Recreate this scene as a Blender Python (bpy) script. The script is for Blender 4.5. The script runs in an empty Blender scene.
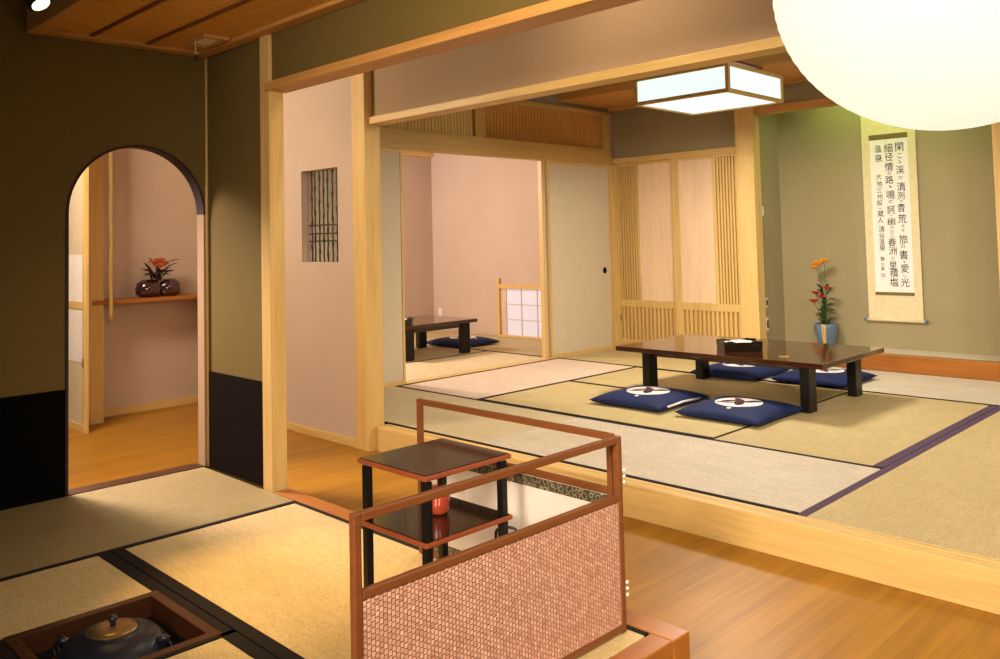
import bpy, bmesh, math, random
from mathutils import Vector, Matrix
random.seed(7)
C = bpy.context.scene.collection
PI = math.pi

# ------------------------------------------------------------------ materials
def new_mat(name):
    m = bpy.data.materials.new(name); m.use_nodes = True
    nt = m.node_tree
    return m, nt, nt.nodes['Principled BSDF']

def coords(nt, scale=(1, 1, 1), rot=(0, 0, 0)):
    tc = nt.nodes.new('ShaderNodeTexCoord'); mp = nt.nodes.new('ShaderNodeMapping')
    mp.inputs['Scale'].default_value = scale; mp.inputs['Rotation'].default_value = rot
    nt.links.new(tc.outputs['Object'], mp.inputs['Vector'])
    return mp.outputs['Vector']

def noise(nt, vec, scale, detail=3, rough=.55, dist=0):
    n = nt.nodes.new('ShaderNodeTexNoise')
    n.inputs['Scale'].default_value = scale; n.inputs['Detail'].default_value = detail
    n.inputs['Roughness'].default_value = rough; n.inputs['Distortion'].default_value = dist
    nt.links.new(vec, n.inputs['Vector'])
    return n.outputs['Fac']

def ramp(nt, fac, stops):
    r = nt.nodes.new('ShaderNodeValToRGB')
    els = r.color_ramp.elements
    while len(els) < len(stops): els.new(.5)
    for e, (p, c) in zip(els, stops):
        e.position = p; e.color = (*c, 1)
    nt.links.new(fac, r.inputs['Fac'])
    return r.outputs['Color']

def bump(nt, b, height, strength=.3, dist=.002):
    bn = nt.nodes.new('ShaderNodeBump')
    bn.inputs['Strength'].default_value = strength; bn.inputs['Distance'].default_value = dist
    nt.links.new(height, bn.inputs['Height']); nt.links.new(bn.outputs['Normal'], b.inputs['Normal'])

def mix(nt, fac, a, b, mode='MIX'):
    n = nt.nodes.new('ShaderNodeMix'); n.data_type = 'RGBA'; n.blend_type = mode
    for s, v in ((0, fac), (6, a), (7, b)):
        if hasattr(v, 'node'): nt.links.new(v, n.inputs[s])
        elif s == 0: n.inputs[0].default_value = v
        else: n.inputs[s].default_value = (*v, 1)
    return n.outputs[2]

def sc(c, k): return tuple(min(1, x * k) for x in c)

def plain(name, col, rough=.5, spec=.5, metal=0, vary=.08, nscale=40, bmp=0, coat=0):
    m, nt, b = new_mat(name)
    v = coords(nt)
    f = noise(nt, v, nscale, 3)
    nt.links.new(ramp(nt, f, [(.3, sc(col, 1 - vary)), (.7, sc(col, 1 + vary))]), b.inputs['Base Color'])
    b.inputs['Roughness'].default_value = rough; b.inputs['Metallic'].default_value = metal
    b.inputs['Specular IOR Level'].default_value = spec; b.inputs['Coat Weight'].default_value = coat
    b.inputs['Coat Roughness'].default_value = .08
    if bmp: bump(nt, b, f, bmp, .002)
    return m

def plaster(name, col, rough=.9):
    m, nt, b = new_mat(name)
    v = coords(nt)
    f = noise(nt, v, 90, 6, .7); g = noise(nt, v, 2.2, 3)
    c1 = ramp(nt, f, [(.3, sc(col, .93)), (.7, sc(col, 1.06))])
    c2 = ramp(nt, g, [(.3, (.93, .93, .93)), (.7, (1, 1, 1))])
    nt.links.new(mix(nt, 1, c1, c2, 'MULTIPLY'), b.inputs['Base Color'])
    b.inputs['Roughness'].default_value = rough; b.inputs['Specular IOR Level'].default_value = .25
    bump(nt, b, f, .25, .002)
    return m

def wood(name, col, axis='x', rough=.45, contrast=.16, fine=26, coat=0, spec=.4):
    m, nt, b = new_mat(name)
    s = {'x': (.06, 1, 1), 'y': (1, .06, 1), 'z': (1, 1, .06)}[axis]
    v = coords(nt, s)
    f = noise(nt, v, fine, 5, .6, .6); g = noise(nt, v, 150, 2)
    c = ramp(nt, f, [(.25, sc((col[0], col[1] * .94, col[2] * .85), 1 - contrast)), (.5, col), (.75, sc(col, 1 + contrast * .6))])
    c2 = ramp(nt, g, [(.3, (.92, .92, .92)), (.65, (1, 1, 1))])
    nt.links.new(mix(nt, 1, c, c2, 'MULTIPLY'), b.inputs['Base Color'])
    b.inputs['Roughness'].default_value = rough; b.inputs['Specular IOR Level'].default_value = spec
    b.inputs['Coat Weight'].default_value = coat; b.inputs['Coat Roughness'].default_value = .12
    bump(nt, b, g, .08, .001)
    return m

def tatami(name, col, axis):
    # rush weave: fine ribs across the length of the mat
    m, nt, b = new_mat(name)
    s = (.22, 1, 1) if axis == 'x' else (1, .22, 1)
    v = coords(nt, s)
    f = noise(nt, v, 260, 2, .5); g = noise(nt, coords(nt), 6, 3); h = noise(nt, v, 70, 2)
    c = ramp(nt, f, [(.25, sc(col, .72)), (.5, col), (.75, sc(col, 1.18))])
    c = mix(nt, 1, c, ramp(nt, g, [(.3, (.9, .9, .88)), (.7, (1, 1, 1))]), 'MULTIPLY')
    c = mix(nt, 1, c, ramp(nt, h, [(.3, (.87, .86, .84)), (.65, (1, 1, 1))]), 'MULTIPLY')
    nt.links.new(c, b.inputs['Base Color'])
    b.inputs['Roughness'].default_value = .55; b.inputs['Specular IOR Level'].default_value = .35
    bump(nt, b, f, .5, .003)
    return m

def planks(name, col, width=.095, rough=.4):
    m, nt, b = new_mat(name)
    v = coords(nt)
    br = nt.nodes.new('ShaderNodeTexBrick')
    br.offset = .37; br.inputs['Scale'].default_value = 1
    br.inputs['Brick Width'].default_value = 1.9; br.inputs['Row Height'].default_value = width
    br.inputs['Mortar Size'].default_value = .0009; br.inputs['Mortar Smooth'].default_value = .2
    br.inputs['Color1'].default_value = (*sc(col, .91), 1); br.inputs['Color2'].default_value = (*sc(col, 1.08), 1)
    br.inputs['Mortar'].default_value = (*sc(col, .6), 1)
    nt.links.new(v, br.inputs['Vector'])
    f = noise(nt, coords(nt, (.05, 1, 1)), 30, 5, .6, .5)
    c = mix(nt, 1, br.outputs['Color'], ramp(nt, f, [(.3, (.74, .70, .62)), (.6, (1, 1, 1))]), 'MULTIPLY')
    nt.links.new(c, b.inputs['Base Color'])
    b.inputs['Roughness'].default_value = rough; b.inputs['Specular IOR Level'].default_value = .28
    return m

def weave(name, swz, cw, ch, c1, c2, cm, mort=.002, rough=.6, strength=.6):
    m, nt, b = new_mat(name)
    v = coords(nt)
    if swz:
        sp_ = nt.nodes.new('ShaderNodeSeparateXYZ'); cb_ = nt.nodes.new('ShaderNodeCombineXYZ')
        nt.links.new(v, sp_.inputs[0]); nt.links.new(sp_.outputs['Z'], cb_.inputs['X']); nt.links.new(sp_.outputs['X'], cb_.inputs['Y']); v = cb_.outputs[0]
    br = nt.nodes.new('ShaderNodeTexBrick'); br.offset = .5
    br.inputs['Scale'].default_value = 1
    br.inputs['Brick Width'].default_value = cw; br.inputs['Row Height'].default_value = ch
    br.inputs['Mortar Size'].default_value = mort; br.inputs['Mortar Smooth'].default_value = .8
    br.inputs['Color1'].default_value = (*c1, 1); br.inputs['Color2'].default_value = (*c2, 1)
    br.inputs['Mortar'].default_value = (*cm, 1)
    nt.links.new(v, br.inputs['Vector'])
    f = noise(nt, coords(nt), 120, 3)
    c = mix(nt, 1, br.outputs['Color'], ramp(nt, f, [(.3, (.72, .68, .68)), (.7, (1, 1, 1))]), 'MULTIPLY')
    nt.links.new(c, b.inputs['Base Color'])
    b.inputs['Roughness'].default_value = rough
    inv = nt.nodes.new('ShaderNodeMath'); inv.operation = 'SUBTRACT'; inv.inputs[0].default_value = 1
    nt.links.new(br.outputs['Fac'], inv.inputs[1])
    bump(nt, b, inv.outputs[0], strength, .004)
    return m

def brocade(name):
    m, nt, b = new_mat(name)
    vo = nt.nodes.new('ShaderNodeTexVoronoi'); vo.inputs['Scale'].default_value = 55
    nt.links.new(coords(nt), vo.inputs['Vector'])
    c = ramp(nt, vo.outputs['Distance'], [(.0, (.02, .018, .012)), (.34, (.03, .025, .015)), (.42, (.32, .27, .15)), (.55, (.05, .04, .02))])
    nt.links.new(c, b.inputs['Base Color']); b.inputs['Roughness'].default_value = .6
    return m

def glow(name, col, strength, base=(.9, .9, .88)):
    m, nt, b = new_mat(name)
    v = coords(nt)
    f = noise(nt, v, 7, 4, .6)
    nt.links.new(ramp(nt, f, [(.3, sc(col, .97)), (.7, col)]), b.inputs['Emission Color'])
    b.inputs['Base Color'].default_value = (*base, 1)
    b.inputs['Emission Strength'].default_value = strength; b.inputs['Roughness'].default_value = .7
    return m

HINOKI = (.655, .44, .16)
M = {}
for ax in 'xyz':
    M['hinoki_' + ax] = wood('hinoki_' + ax, HINOKI, ax)
    M['amber_' + ax] = wood('amber_' + ax, (.57, .29, .08), ax)
    M['brown_' + ax] = wood('brown_' + ax, (.175, .056, .016), ax, rough=.35, contrast=.2)
    M['kerb_' + ax] = wood('kerb_' + ax, (.36, .125, .02), ax, rough=.3, contrast=.25)
    M['dark_' + ax] = wood('dark_' + ax, (.045, .012, .005), ax, rough=.07, contrast=.3, coat=.3, spec=.6)
M['lintel'] = wood('lintel_wood', (.55, .34, .11), 'x')
M['floor'] = planks('floor_boards', (.35, .158, .012))
M['olive'] = plaster('olive_plaster', (.15, .102, .026))  # olive is its own; dim front room light darkens the colour too
M['toko'] = plaster('green_beige_plaster', (.32, .265, .15))
M['pink'] = plaster('pink_lit_plaster', (.55, .425, .34))  # same plaster as elsewhere, with pinkish light put into its colour
M['beige'] = plaster('beige_plaster', (.38, .26, .16))
M['ceil'] = plaster('ceiling_plaster', (.30, .25, .17))
M['black'] = plain('black_paper', (.003, .0026, .0022), .9, .05)
M['lacquer'] = plain('black_lacquer', (.008, .006, .005), .12, .5, coat=.5)
M['lacquer_top'] = plain('dark_lacquer', (.014, .008, .004), .14, .5, coat=.1)
M['vermilion'] = plain('red_brown_edge', (.25, .058, .02), .3, .5)
M['red'] = plain('red_lacquer', (.40, .055, .022), .2, .5, coat=.4)
M['liner'] = plain('plum_lining', (.035, .015, .022), .6, .3)
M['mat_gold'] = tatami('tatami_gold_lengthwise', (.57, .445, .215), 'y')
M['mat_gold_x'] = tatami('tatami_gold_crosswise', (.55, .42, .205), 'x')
M['mat_pale'] = tatami('tatami_pale_sheen_lengthwise', (.62, .53, .42), 'y')  # silvery sheen of the weave is put into the base colour
M['mat_pale_sheen_x'] = tatami('tatami_pale_sheen_crosswise', (.74, .58, .46), 'x')  # bright pinkish sheen by the doorway is put into the colour
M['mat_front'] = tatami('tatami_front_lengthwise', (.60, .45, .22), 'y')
M['mat_front_dim_x'] = tatami('tatami_front_dim_crosswise', (.31, .24, .11), 'x')  # weave seen from its dull side: darkness put into the colour
M['mat_lit'] = tatami('tatami_lit', (.72, .58, .36), 'x')  # light falling inside the second doorway is put into the colour
M['mat_shaded'] = tatami('tatami_shaded', (.60, .49, .31), 'y')  # shade at the left end of the row put into the colour
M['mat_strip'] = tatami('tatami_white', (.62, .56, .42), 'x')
M['heri'] = plain('mat_border_cloth', (.008, .005, .005), .8, .2)
M['heri_purple'] = plain('mat_border_purple', (.085, .05, .085), .8, .2)
M['cotton'] = plain('navy_cotton', (.007, .015, .072), .75, .25, vary=.15, nscale=120, bmp=.1)
M['white'] = plain('white_cotton', (.72, .66, .64), .8, .2)
M['maroon'] = plain('maroon_thread', (.10, .018, .028), .8, .2)
M['ink'] = plain('ink', (.025, .022, .02), .8, .2, vary=.3)
M['seal_ink'] = plain('seal_ink', (.58, .44, .42), .8, .2)
M['paper'] = plain('scroll_paper', (.78, .74, .70), .85, .2, vary=.03)
M['silk'] = plain('cream_silk', (.66, .56, .34), .75, .3, vary=.06, nscale=25)
M['stripe'] = plain('brown_silk', (.16, .11, .04), .7, .3, vary=.3, nscale=120)
M['muntin'] = plain('lit_muntin', (.62, .47, .38), .6, .3)  # wood paled: light on the window bars is put into the colour
M['maroon_paper'] = plain('maroon_paper', (.0075, .003, .0018), .9, .05)
M['leg_black'] = plain('black_leg', (.006, .005, .004), .35, .3)
M['fusuma'] = plain('fusuma_paper', (.60, .50, .36), .85, .2, vary=.03, nscale=12)
M['panel'] = wood('door_panel', (.82, .60, .40), 'z', rough=.28, contrast=.1, spec=.5)
M['white_panel'] = plain('white_screen_paper', (.90, .86, .80), .8, .2, vary=.02)
M['rim'] = wood('hearth_rim', (.055, .018, .007), 'x', rough=.35, contrast=.25)
def thin_paper(name, col, k):
    m, nt, b = new_mat(name)
    b.inputs['Base Color'].default_value = (*col, 1); b.inputs['Roughness'].default_value = .8
    t = nt.nodes.new('ShaderNodeBsdfTranslucent'); t.inputs['Color'].default_value = (*col, 1)
    mx = nt.nodes.new('ShaderNodeMixShader'); mx.inputs[0].default_value = k
    out = nt.nodes['Material Output']
    nt.links.new(b.outputs[0], mx.inputs[1]); nt.links.new(t.outputs[0], mx.inputs[2]); nt.links.new(mx.outputs[0], out.inputs['Surface'])
    return m
M['screen_paper'] = thin_paper('screen_paper', (.92, .88, .84), .45)
M['woven'] = weave('woven_screen', True, .0122, .0108, (.82, .49, .36), (.60, .30, .21), (.30, .12, .075), .0017)
M['woven_back'] = plain('screen_back', (.70, .62, .5), .8, .2)
M['ajiro'] = weave('woven_ceiling', False, .06, .012, (.85, .46, .09), (.70, .36, .07), (.40, .18, .03), .001, .6, .3)
M['brocade'] = brocade('floral_brocade')
M['iron'] = plain('cast_iron', (.010, .012, .022), .36, .5, vary=.2, nscale=150, bmp=.15)
M['bronze'] = plain('bronze', (.30, .19, .08), .35, .5, metal=.8)
M['steel'] = plain('white_metal', (.75, .74, .70), .35, .5)
M['plate'] = plain('switch_plastic', (.72, .70, .62), .4, .5)
M['bamboo'] = plain('pale_bamboo', (.62, .43, .18), .35, .5)
M['bamboo_dark'] = plain('dark_bamboo', (.03, .022, .015), .4, .5)
M['purple_glaze'] = plain('purple_glaze', (.035, .010, .014), .08, .6, vary=.4, nscale=25, coat=.6)
M['blue_glaze'] = plain('blue_grey_glaze', (.10, .15, .23), .3, .5, vary=.2, nscale=15)
M['gold'] = plain('ochre_glaze', (.52, .34, .10), .4, .5)
M['leaf'] = plain('dark_leaf', (.020, .055, .014), .5, .4, vary=.3)
M['stem'] = plain('green_stem', (.05, .12, .03), .5, .4, vary=.3)
M['dark_stem'] = plain('purple_leaf', (.05, .018, .02), .5, .4, vary=.3)
M['orange_petal'] = plain('orange_petal', (.85, .43, .035), .5, .3)
M['coral_petal'] = plain('coral_petal', (.62, .16, .05), .5, .3)
M['red_petal'] = plain('red_petal', (.50, .05, .035), .5, .3)
M['charcoal'] = plain('ash_pit', (.012, .010, .009), .9, .1)
M['lamp_paper'] = glow('lamp_paper', (.80, .97, .90), 1.08, (.25, .25, .25))
M['globe_paper'] = glow('globe_paper', (1, .955, .73), .97, (.12, .11, .09))
M['shoji_paper'] = glow('shoji_paper', (.95, .88, .97), .40, (.45, .42, .45))
M['bulb'] = glow('bulb_glass', (1, .90, .62), 2)
M['tube'] = glow('green_tube', (.70, 1, .30), 34)
M['blackmetal'] = plain('black_metal', (.012, .012, .012), .4, .5)
M['wallpaper_white'] = plain('white_paper_square', (.78, .74, .72), .8, .2, vary=.05, nscale=18)

# ------------------------------------------------------------------ geometry
class MB:
    def __init__(s, off=(0, 0, 0)):
        s.bm = bmesh.new(); s.off = Vector(off)
    def box(s, x0, x1, y0, y1, z0, z1, bev=0):
        bm = s.bm; o = s.off
        vs = [bm.verts.new(Vector((x, y, z)) - o) for x in (x0, x1) for y in (y0, y1) for z in (z0, z1)]
        fs = [bm.faces.new([vs[i] for i in q]) for q in
              ((0, 1, 3, 2), (4, 6, 7, 5), (0, 4, 5, 1), (2, 3, 7, 6), (0, 2, 6, 4), (1, 5, 7, 3))]
        if bev:
            es = {e for f in fs for e in f.edges}
            bmesh.ops.bevel(bm, geom=list(es), offset=bev, segments=2, affect='EDGES', profile=.5)
        return s
    def prism(s, pts, axis, a0, a1):
        # pts: polygon in the two other axes (ordered x,y,z without axis)
        def P(p, a):
            q = list(p); q.insert(axis, a); return Vector(q) - s.off
        bm = s.bm
        A = [bm.verts.new(P(p, a0)) for p in pts]; B = [bm.verts.new(P(p, a1)) for p in pts]
        n = len(pts)
        fs = [bm.faces.new(A), bm.faces.new(B[::-1])]
        for i in range(n): fs.append(bm.faces.new((A[i], B[i], B[(i + 1) % n], A[(i + 1) % n])))
        bmesh.ops.recalc_face_normals(bm, faces=fs)
        return s
    def tube(s, pts, r, n=8, cap=True):
        bm = s.bm; pts = [Vector(p) - s.off for p in pts]
        if not hasattr(r, '__len__'): r = [r] * len(pts)
        rings = []; prev = None
        for i, p in enumerate(pts):
            t = (pts[min(i + 1, len(pts) - 1)] - pts[max(i - 1, 0)]).normalized()
            if prev is None:
                u = t.orthogonal().normalized()
            else:
                u = (prev - t * prev.dot(t)).normalized()
            prev = u; w = t.cross(u)
            rings.append([bm.verts.new(p + (u * math.cos(2 * PI * k / n) + w * math.sin(2 * PI * k / n)) * r[i]) for k in range(n)])
        fs = []
        for a, b in zip(rings, rings[1:]):
            for k in range(n): fs.append(bm.faces.new((a[k], a[(k + 1) % n], b[(k + 1) % n], b[k])))
        if cap:
            fs.append(bm.faces.new(rings[0][::-1])); fs.append(bm.faces.new(rings[-1]))
        for f in fs: f.smooth = True
        return s
    def lathe(s, prof, c=(0, 0, 0), n=32, sx=1, sy=1):
        bm = s.bm; c = Vector(c) - s.off; rings = []
        for r, z in prof:
            if r < 1e-5: rings.append([bm.verts.new(c + Vector((0, 0, z)))])
            else: rings.append([bm.verts.new(c + Vector((r * sx * math.cos(2 * PI * k / n), r * sy * math.sin(2 * PI * k / n), z))) for k in range(n)])
        for a, b in zip(rings, rings[1:]):
            for k in range(n):
                q = [a[k % len(a)], a[(k + 1) % len(a)], b[(k + 1) % len(b)], b[k % len(b)]]
                u = []
                for v in q:
                    if v not in u: u.append(v)
                if len(u) > 2: bm.faces.new(u).smooth = True
        return s
    def leaf(s, base, tip, w, bend=.15, n=6):
        # a folded blade with real thickness
        bm = s.bm; a = Vector(base); b = Vector(tip); d = b - a
        side = d.cross(Vector((.3, .2, 1))).normalized(); up = side.cross(d).normalized()
        top = []; 
        for i in range(n + 1):
            t = i / n; ww = w * math.sin(PI * (t * .92 + .05)) ** .8
            c = a + d * t + up * bend * d.length * math.sin(PI * t)
            top.append([bm.verts.new(c + side * ww * k + up * (abs(k) * ww * .25 - (.0008 if lay else -.0008)) - s.off) for lay in (0, 1) for k in (-1, 0, 1)])
        for p, q in zip(top, top[1:]):
            for o in (0, 3):
                for k in (0, 1): bm.faces.new((p[o + k], p[o + k + 1], q[o + k + 1], q[o + k])).smooth = True
            bm.faces.new((p[0], q[0], q[3], p[3])); bm.faces.new((p[2], p[5], q[5], q[2]))
        bm.faces.new((top[0][0], top[0][3], top[0][4], top[0][1])); bm.faces.new((top[0][1], top[0][4], top[0][5], top[0][2]))
        return s
    def build(s, name, mat, parent=None, kind=None, loc=None, rz=0, smooth=False):
        me = bpy.data.meshes.new(name); bmesh.ops.recalc_face_normals(s.bm, faces=s.bm.faces[:])
        if smooth:
            for f in s.bm.faces: f.smooth = True
        s.bm.to_mesh(me); s.bm.free()
        for m in (mat if isinstance(mat, (list, tuple)) else [mat]): me.materials.append(M[m])
        o = bpy.data.objects.new(name, me); C.objects.link(o)
        if parent: o.parent = parent
        elif loc is not None: o.location = loc
        else: o.location = s.off
        if rz: o.rotation_euler.z = rz
        if kind: o['kind'] = kind
        return o

def thing(name, loc, label, cat, group=None, rz=0):
    o = bpy.data.objects.new(name, None); C.objects.link(o)
    o.empty_display_size = .1; o.location = loc; o.rotation_euler.z = rz
    return tag(o, label, cat, group)
def tag(o, label, cat, group=None):
    o['label'] = label; o['category'] = cat
    if group: o['group'] = group
    return o
def dup(root, label, loc, rz=0):
    r = root.copy(); C.objects.link(r); r.location = loc; r.rotation_euler.z = rz; r['label'] = label
    for ch in list(root.children):
        c = ch.copy(); C.objects.link(c); c.parent = r
        for g in list(ch.children):
            d = g.copy(); C.objects.link(d); d.parent = c
    return r
def struct(name, mb, mat, parent=None):
    return mb.build(name, mat, parent, None if parent else 'structure')
TRIM = [0]
def trim(mb, mat):
    TRIM[0] += 1
    return mb.build('trim_%d' % TRIM[0], mat, None, 'structure')

FZ = -.145            # corridor boards; tatami rooms at z = 0
# ------------------------------------------------------------------ floors
fl = MB()
fl.box(2.0, 3.20, -2.0, 6.54, FZ - .03, FZ)
fl.box(-1.5, 2.0, 4.19, 6.06, FZ - .03, FZ)
struct('floor', fl, 'floor')
fb = MB()   # base under the front mats, with the hearth pit left open
for a in ((-1.5, .745, -2, 4.08), (1.165, 2.0, -2, 4.08), (.745, 1.165, -2, 2.30), (.745, 1.165, 2.73, 4.08)):
    fb.box(*a, -.40, -.052)
struct('floor.001', fb, 'black')
fm = MB(); fm.box(3.2, 7.06, -2.0, 8.1, -.20, -.052); struct('floor.002', fm, 'black')
fg = MB(); fg.box(-1.5, 2.3, 6.06, 8.0, -.42, -.40); struct('floor.003', fg, 'black')

# ------------------------------------------------------------------ kerbs (floor edge beams)
k = MB(); k.box(2.003, 2.085, 1.34, 3.425, FZ, .0, .004); trim(k, 'kerb_y')
k = MB(); k.box(-1.5, 2.002, 1.342, 1.413, FZ, .0, .004); trim(k, 'kerb_x')
k = MB(); k.box(3.125, 3.165, -2, 4.155, FZ, .0, .003); k.box(3.168, 3.190, -2, 4.155, -.05, -.002, .002); k.box(3.193, 3.222, -2, 4.155, -.05, .0, .002); trim(k, 'hinoki_y')
k = MB(); k.box(1.354, 2.0, 4.082, 4.15, -.06, .003, .002); k.box(1.2, 2.0, 4.151, 4.19, FZ, -.002); trim(k, 'rim')
k = MB(); k.box(-1.5, 2.15, 6.0, 6.06, FZ, FZ + .001); trim(k, 'kerb_x')

# ------------------------------------------------------------------ front room walls
XC, RA, SP = 1.678, .334, 1.268
arc = [(XC + RA * math.cos(a), SP + (1.6 - SP) * math.sin(a)) for a in [PI * i / 40 for i in range(41)]]   # right -> left
w = MB()
w.box(-1.5, 1.344, 4.08, 4.15, -.05, 2.5)
bm = w.bm
pts = [(2.0, 2.5), (2.0, SP)] + arc[1:-1] + [(1.348, SP), (1.348, 2.5)]
# strips between arc and top
for (p, q) in zip(arc, arc[1:]):
    w.prism([(p[0], p[1]), (q[0], q[1]), (q[0], 2.5), (p[0], 2.5)], 1, 4.08, 4.15)
bmesh.ops.remove_doubles(bm, verts=bm.verts[:], dist=1e-5)
struct('wall_left', w, 'olive')
ln = MB()     # dark lining of the arch curve
for (p, q) in zip(arc, arc[1:]):
    def inn(t, d=.010):
        v = Vector((t[0] - XC, t[1] - SP)); v = v * (1 - d / v.length); return (XC + v.x, SP + v.y)
    ln.prism([p, q, inn(q), inn(p)], 1, 4.074, 4.152)
ln.box(1.342, 1.354, 4.074, 4.152, 0, SP)
trim(ln, 'liner')
j = MB(); j.box(2.004, 2.0265, 4.079, 4.152, 0, SP - .004, .002); trim(j, 'beige')
w = MB(); w.box(2.026, 2.08, 3.512, 4.08, -.05, 2.5); w.box(2.026, 2.08, 4.08, 4.151, FZ, 2.5); struct('wall_back', w, 'olive')
j = MB(); j.tube([(2.019, 4.073, 0), (2.019, 4.073, 2.068)], .0075, 8); trim(j, 'hinoki_z')
ws = MB(); ws.box(-1.5, 1.341, 4.074, 4.0795, 0, .474); trim(ws, 'black')
ws = MB(); ws.box(2.020, 2.0257, 3.514, 4.064, 0, .474); trim(ws, 'maroon_paper')
p1 = MB(); p1.box(2.004, 2.080, 3.428, 3.512, FZ, 2.2, .004); trim(p1, 'hinoki_z')
w = MB(); w.box(2.02, 2.07, -2, 3.428, 1.845, 2.2); struct('wall_over_corridor', w, 'olive')
l1 = MB(); l1.box(1.984, 2.10, -2, 3.44, 1.808, 1.846, .003); trim(l1, 'amber_y')
# ceiling panel of the front room
ce = MB(); ce.box(1.26, 1.985, -2, 4.02, 2.088, 2.10); struct('ceiling', ce, 'ajiro')
ct = MB()
ct.box(1.2, 2.02, 4.005, 4.079, 2.07, 2.14, .004)
ct.box(1.95, 2.019, -2, 4.006, 2.07, 2.14, .004)
trim(ct, 'amber_y')
ct = MB(); ct.box(1.175, 1.255, -2, 4.079, 2.068, 2.5, .006); trim(ct, 'amber_y')
for bx in (1.43, 1.685):
    cb = MB(); cb.box(bx - .009, bx + .009, -2, 4.004, 2.078, 2.0885, .002); trim(cb, 'brown_y')
ce = MB(); ce.box(-1.5, 1.2, -2, 4.08, 2.5, 2.52); struct('ceiling.001', ce, 'olive')

# ------------------------------------------------------------------ corridor walls
w = MB()     # bamboo window wall
WY0, WY1, WZ0, WZ1 = 4.479, 4.899, .985, 1.591
w.box(3.10, 3.195, 4.29, WY0, FZ, 2.5); w.box(3.10, 3.195, WY1, 5.29, FZ, 2.5); w.box(3.178, 3.195, 5.29, 6.64, FZ, 2.5)
w.box(3.10, 3.195, WY0, WY1, FZ, WZ0); w.box(3.10, 3.195, WY0, WY1, WZ1, 2.5)
struct('wall_right', w, 'pink')
b = MB(); b.box(3.086, 3.0995, 4.298, 5.285, FZ, FZ + .052, .003); struct('baseboard_right', b, 'hinoki_y')
p2 = MB(); p2.box(3.078, 3.198, 4.157, 4.289, FZ, 2.5, .004); trim(p2, 'hinoki_z')
w = MB(); w.box(3.135, 3.185, -2, 4.157, 1.868, 2.5); struct('wall_over_step', w, 'beige')
l2 = MB(); l2.box(3.105, 3.215, -2, 4.156, 1.826, 1.869, .003); trim(l2, 'hinoki_y')
w = MB(); w.box(2.34, 3.178, 6.54, 6.64, FZ, 2.5); struct('wall_corridor_end', w, 'pink')
b = MB(); b.box(2.35, 3.177, 6.522, 6.5395, FZ, FZ + .06, .003); struct('baseboard_corridor_end', b, 'hinoki_x')
ce = MB(); ce.box(2.0, 3.2, -2, 8.0, 2.5, 2.52); ce.box(-1.5, 2.0, 4.18, 8.0, 2.5, 2.52); struct('ceiling.002', ce, 'pink')
po = MB(); po.box(2.225, 2.345, 6.33, 6.545, FZ, 2.5, .004); trim(po, 'hinoki_z')
w = MB(); w.box(-1.5, 2.225, 7.7, 7.8, -.4, 2.5); struct('wall_entry', w, 'pink')
w = MB(); w.box(2.225, 2.3, 6.56, 7.7, -.4, 2.5); struct('wall_entry_side', w, 'pink')

# sliding paper door standing open at the end of the corridor boards
d = bpy.data.objects.new('door_5', None); C.objects.link(d); d['kind'] = 'structure'; d.location = (2.14, 6.06, FZ)
off = (2.14, 6.06, FZ)
f = MB(off); f.box(2.115, 2.145, 6.062, 6.10, FZ, 2.1, .002); f.box(2.118, 2.142, 6.10, 6.95, FZ, FZ + .05); f.box(2.118, 2.142, 6.10, 6.95, .69, .742); f.box(2.118, 2.142, 6.10, 6.95, 2.04, 2.1)
f.build('door_frame', 'hinoki_z', d)
f = MB(off); f.box(2.124, 2.138, 6.10, 6.95, FZ + .05, 2.04); f.build('door_panel', 'fusuma', d)
f = MB(off); f.box(2.1215, 2.1245, 6.105, 6.9, .325, .690); f.build('paper_square', 'wallpaper_white', d)
f = MB(off); f.box(2.1215, 2.1245, 6.105, 6.9, .742, 1.065); f.build('paper_square', 'wallpaper_white', d)
f = MB(off); f.box(2.110, 2.116, 6.075, 6.088, .30, .36); f.build('door_pull', 'bronze', d)

# bamboo bars in the small window
bw = bpy.data.objects.new('window_2', None); C.objects.link(bw); bw['kind'] = 'structure'; bw.location = (3.18, 4.69, WZ0)
off = (3.18, 4.69, WZ0)
for i, y in enumerate((4.502, 4.546, 4.589, 4.641, 4.697, 4.744, 4.793, 4.846, 4.882)):
    m = MB(off); pts = []; rr = []
    n = 26
    for q in range(n + 1):
        z = WZ0 + (WZ1 - WZ0) * q / n
        pts.append((3.172, y + .002 * math.sin(q * 1.3 + i), z)); rr.append(.0052 if (q + i * 3) % 7 else .0082)
    m.tube(pts, rr, 8); m.build('bamboo_bar', 'bamboo_dark', bw)
for z in (1.123, 1.172, 1.228):
    m = MB(off); m.tube([(3.160, WY0, z), (3.160, WY1, z)], .0045, 6); m.build('cross_bar', 'bamboo_dark', bw)

# ------------------------------------------------------------------ main room, left wall (sliding doors) at Y = 5.22
w = MB(); w.box(3.195, 6.95, 5.205, 5.275, 2.37, 2.62); struct('wall_main_left', w, 'ceil')
li = MB(); li.box(3.196, 6.94, 5.195, 5.285, 1.838, 1.998, .003); trim(li, 'lintel')
li = MB(); li.box(3.196, 6.94, 5.19, 5.285, 2.332, 2.372, .003); li.box(5.02, 5.135, 5.19, 5.28, 1.998, 2.332, .003); li.box(6.80, 6.92, 5.19, 5.28, 1.998, 2.332, .003); trim(li, 'lintel')
rn = MB()      # vertical slats and boards above the lintel
x = 3.21
while x < 5.0:
    rn.box(x, x + .031, 5.215, 5.228, 1.998, 2.332); x += .036
rn.box(3.21, 5.02, 5.229, 5.236, 1.998, 2.332)
trim(rn, 'hinoki_z')
rn = MB(); rn.box(5.135, 6.80, 5.222, 5.24, 1.998, 2.332)
x = 5.14
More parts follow.
